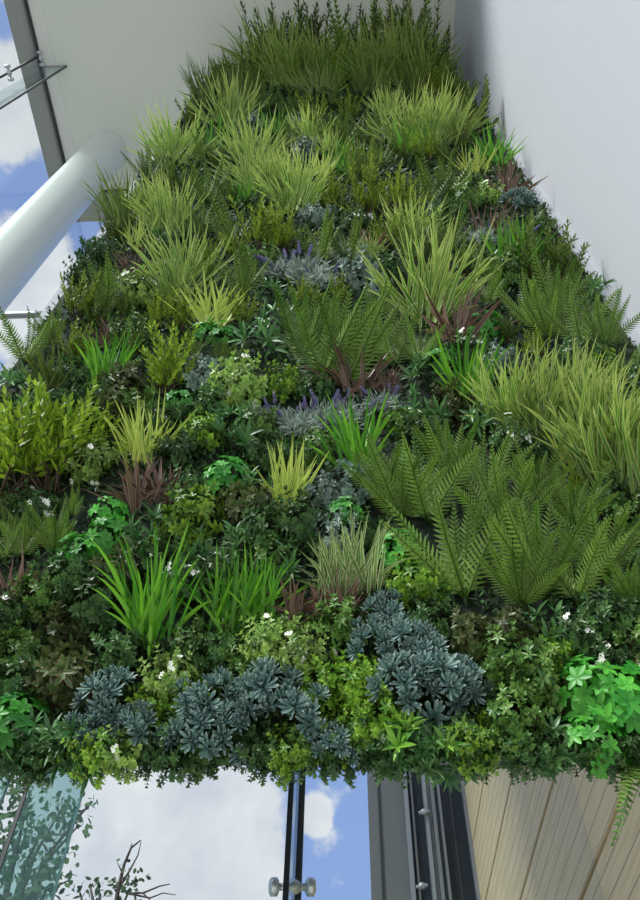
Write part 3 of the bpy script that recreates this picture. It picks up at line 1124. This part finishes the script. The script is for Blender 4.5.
nz = N.new('ShaderNodeTexNoise')
nz.inputs['Scale'].default_value = 13.0
nz.inputs['Detail'].default_value = 7
nz.inputs['Roughness'].default_value = 0.55
L.new(tc.outputs['Generated'], nz.inputs['Vector'])
nb = N.new('ShaderNodeTexNoise')
nb.inputs['Scale'].default_value = 2.2
nb.inputs['Detail'].default_value = 3
L.new(tc.outputs['Generated'], nb.inputs['Vector'])
blob = None
for (px, py, rad) in ((90, 850, 14), (180, 850, 9.5), (-60, 790, 14), (8, 285, 5.5), (-8, 100, 4.5), (309, 815, 1.7)):
    d = ray(px, py).normalized()
    vm = N.new('ShaderNodeVectorMath')
    vm.operation = 'DOT_PRODUCT'
    L.new(tc.outputs['Generated'], vm.inputs[0])
    vm.inputs[1].default_value = d
    ac = math_('ARCCOSINE', vm.outputs['Value'])
    v = math_('SUBTRACT', 1.0, math_('DIVIDE', ac, math.radians(rad)))
    v = math_('MAXIMUM', v, -1.0)
    blob = v if blob is None else math_('MAXIMUM', blob, v)
far = math_('MULTIPLY', math_('SUBTRACT', nb.outputs['Fac'], 0.40), 3.0)
back = N.new('ShaderNodeSeparateXYZ')
L.new(tc.outputs['Generated'], back.inputs[0])
far = math_('SUBTRACT', far, math_('MULTIPLY', math_('ADD', back.outputs['Y'], 0.1, True), 3.0))
dens = math_('ADD', math_('MAXIMUM', blob, far), math_('MULTIPLY', math_('SUBTRACT', nz.outputs['Fac'], 0.5), 1.7))
mr = N.new('ShaderNodeMapRange')
mr.interpolation_type = 'SMOOTHSTEP'
mr.inputs['From Min'].default_value = -0.02
mr.inputs['From Max'].default_value = 0.25
L.new(dens, mr.inputs['Value'])
grad = N.new('ShaderNodeMix')
grad.data_type = 'RGBA'
grad.inputs[6].default_value = srgb(160, 190, 242)
grad.inputs[7].default_value = srgb(146, 172, 232)
L.new(math_('MULTIPLY', back.outputs['Z'], 1.0, True), grad.inputs[0])
cl = N.new('ShaderNodeMix')
cl.data_type = 'RGBA'
cl.inputs[6].default_value = srgb(226, 229, 238)
cl.inputs[7].default_value = srgb(255, 255, 255)
L.new(math_('MULTIPLY', math_('SUBTRACT', nz.outputs['Fac'], 0.35), 3.0, True), cl.inputs[0])
mixs = N.new('ShaderNodeMix')
mixs.data_type = 'RGBA'
L.new(mr.outputs[0], mixs.inputs[0])
L.new(grad.outputs[2], mixs.inputs[6])
L.new(cl.outputs[2], mixs.inputs[7])
L.new(mixs.outputs[2], bg.inputs['Color'])
bg.inputs['Strength'].default_value = 0.93

sl = bpy.data.lights.new('sun', 'SUN')
sl.energy = 5.0
sl.angle = math.radians(14)
sl.color = (1.0, 0.985, 0.95)
so = bpy.data.objects.new('sun', sl)
COL.objects.link(so)
so.rotation_euler = Vector((-0.50, -0.62, 0.72)).to_track_quat('Z', 'Y').to_euler()
so.location = (-3, -5, 14)

S.view_settings.view_transform = 'Standard'
S.view_settings.look = 'None'
S.view_settings.gamma = 1.0
S.view_settings.use_curve_mapping = False
S.view_settings.exposure = 0.03
print('PLACED', len(placed), 'OBJECTS', len(S.objects), 'FACES', sum(len(o.data.polygons) for o in S.objects if o.type == 'MESH'))
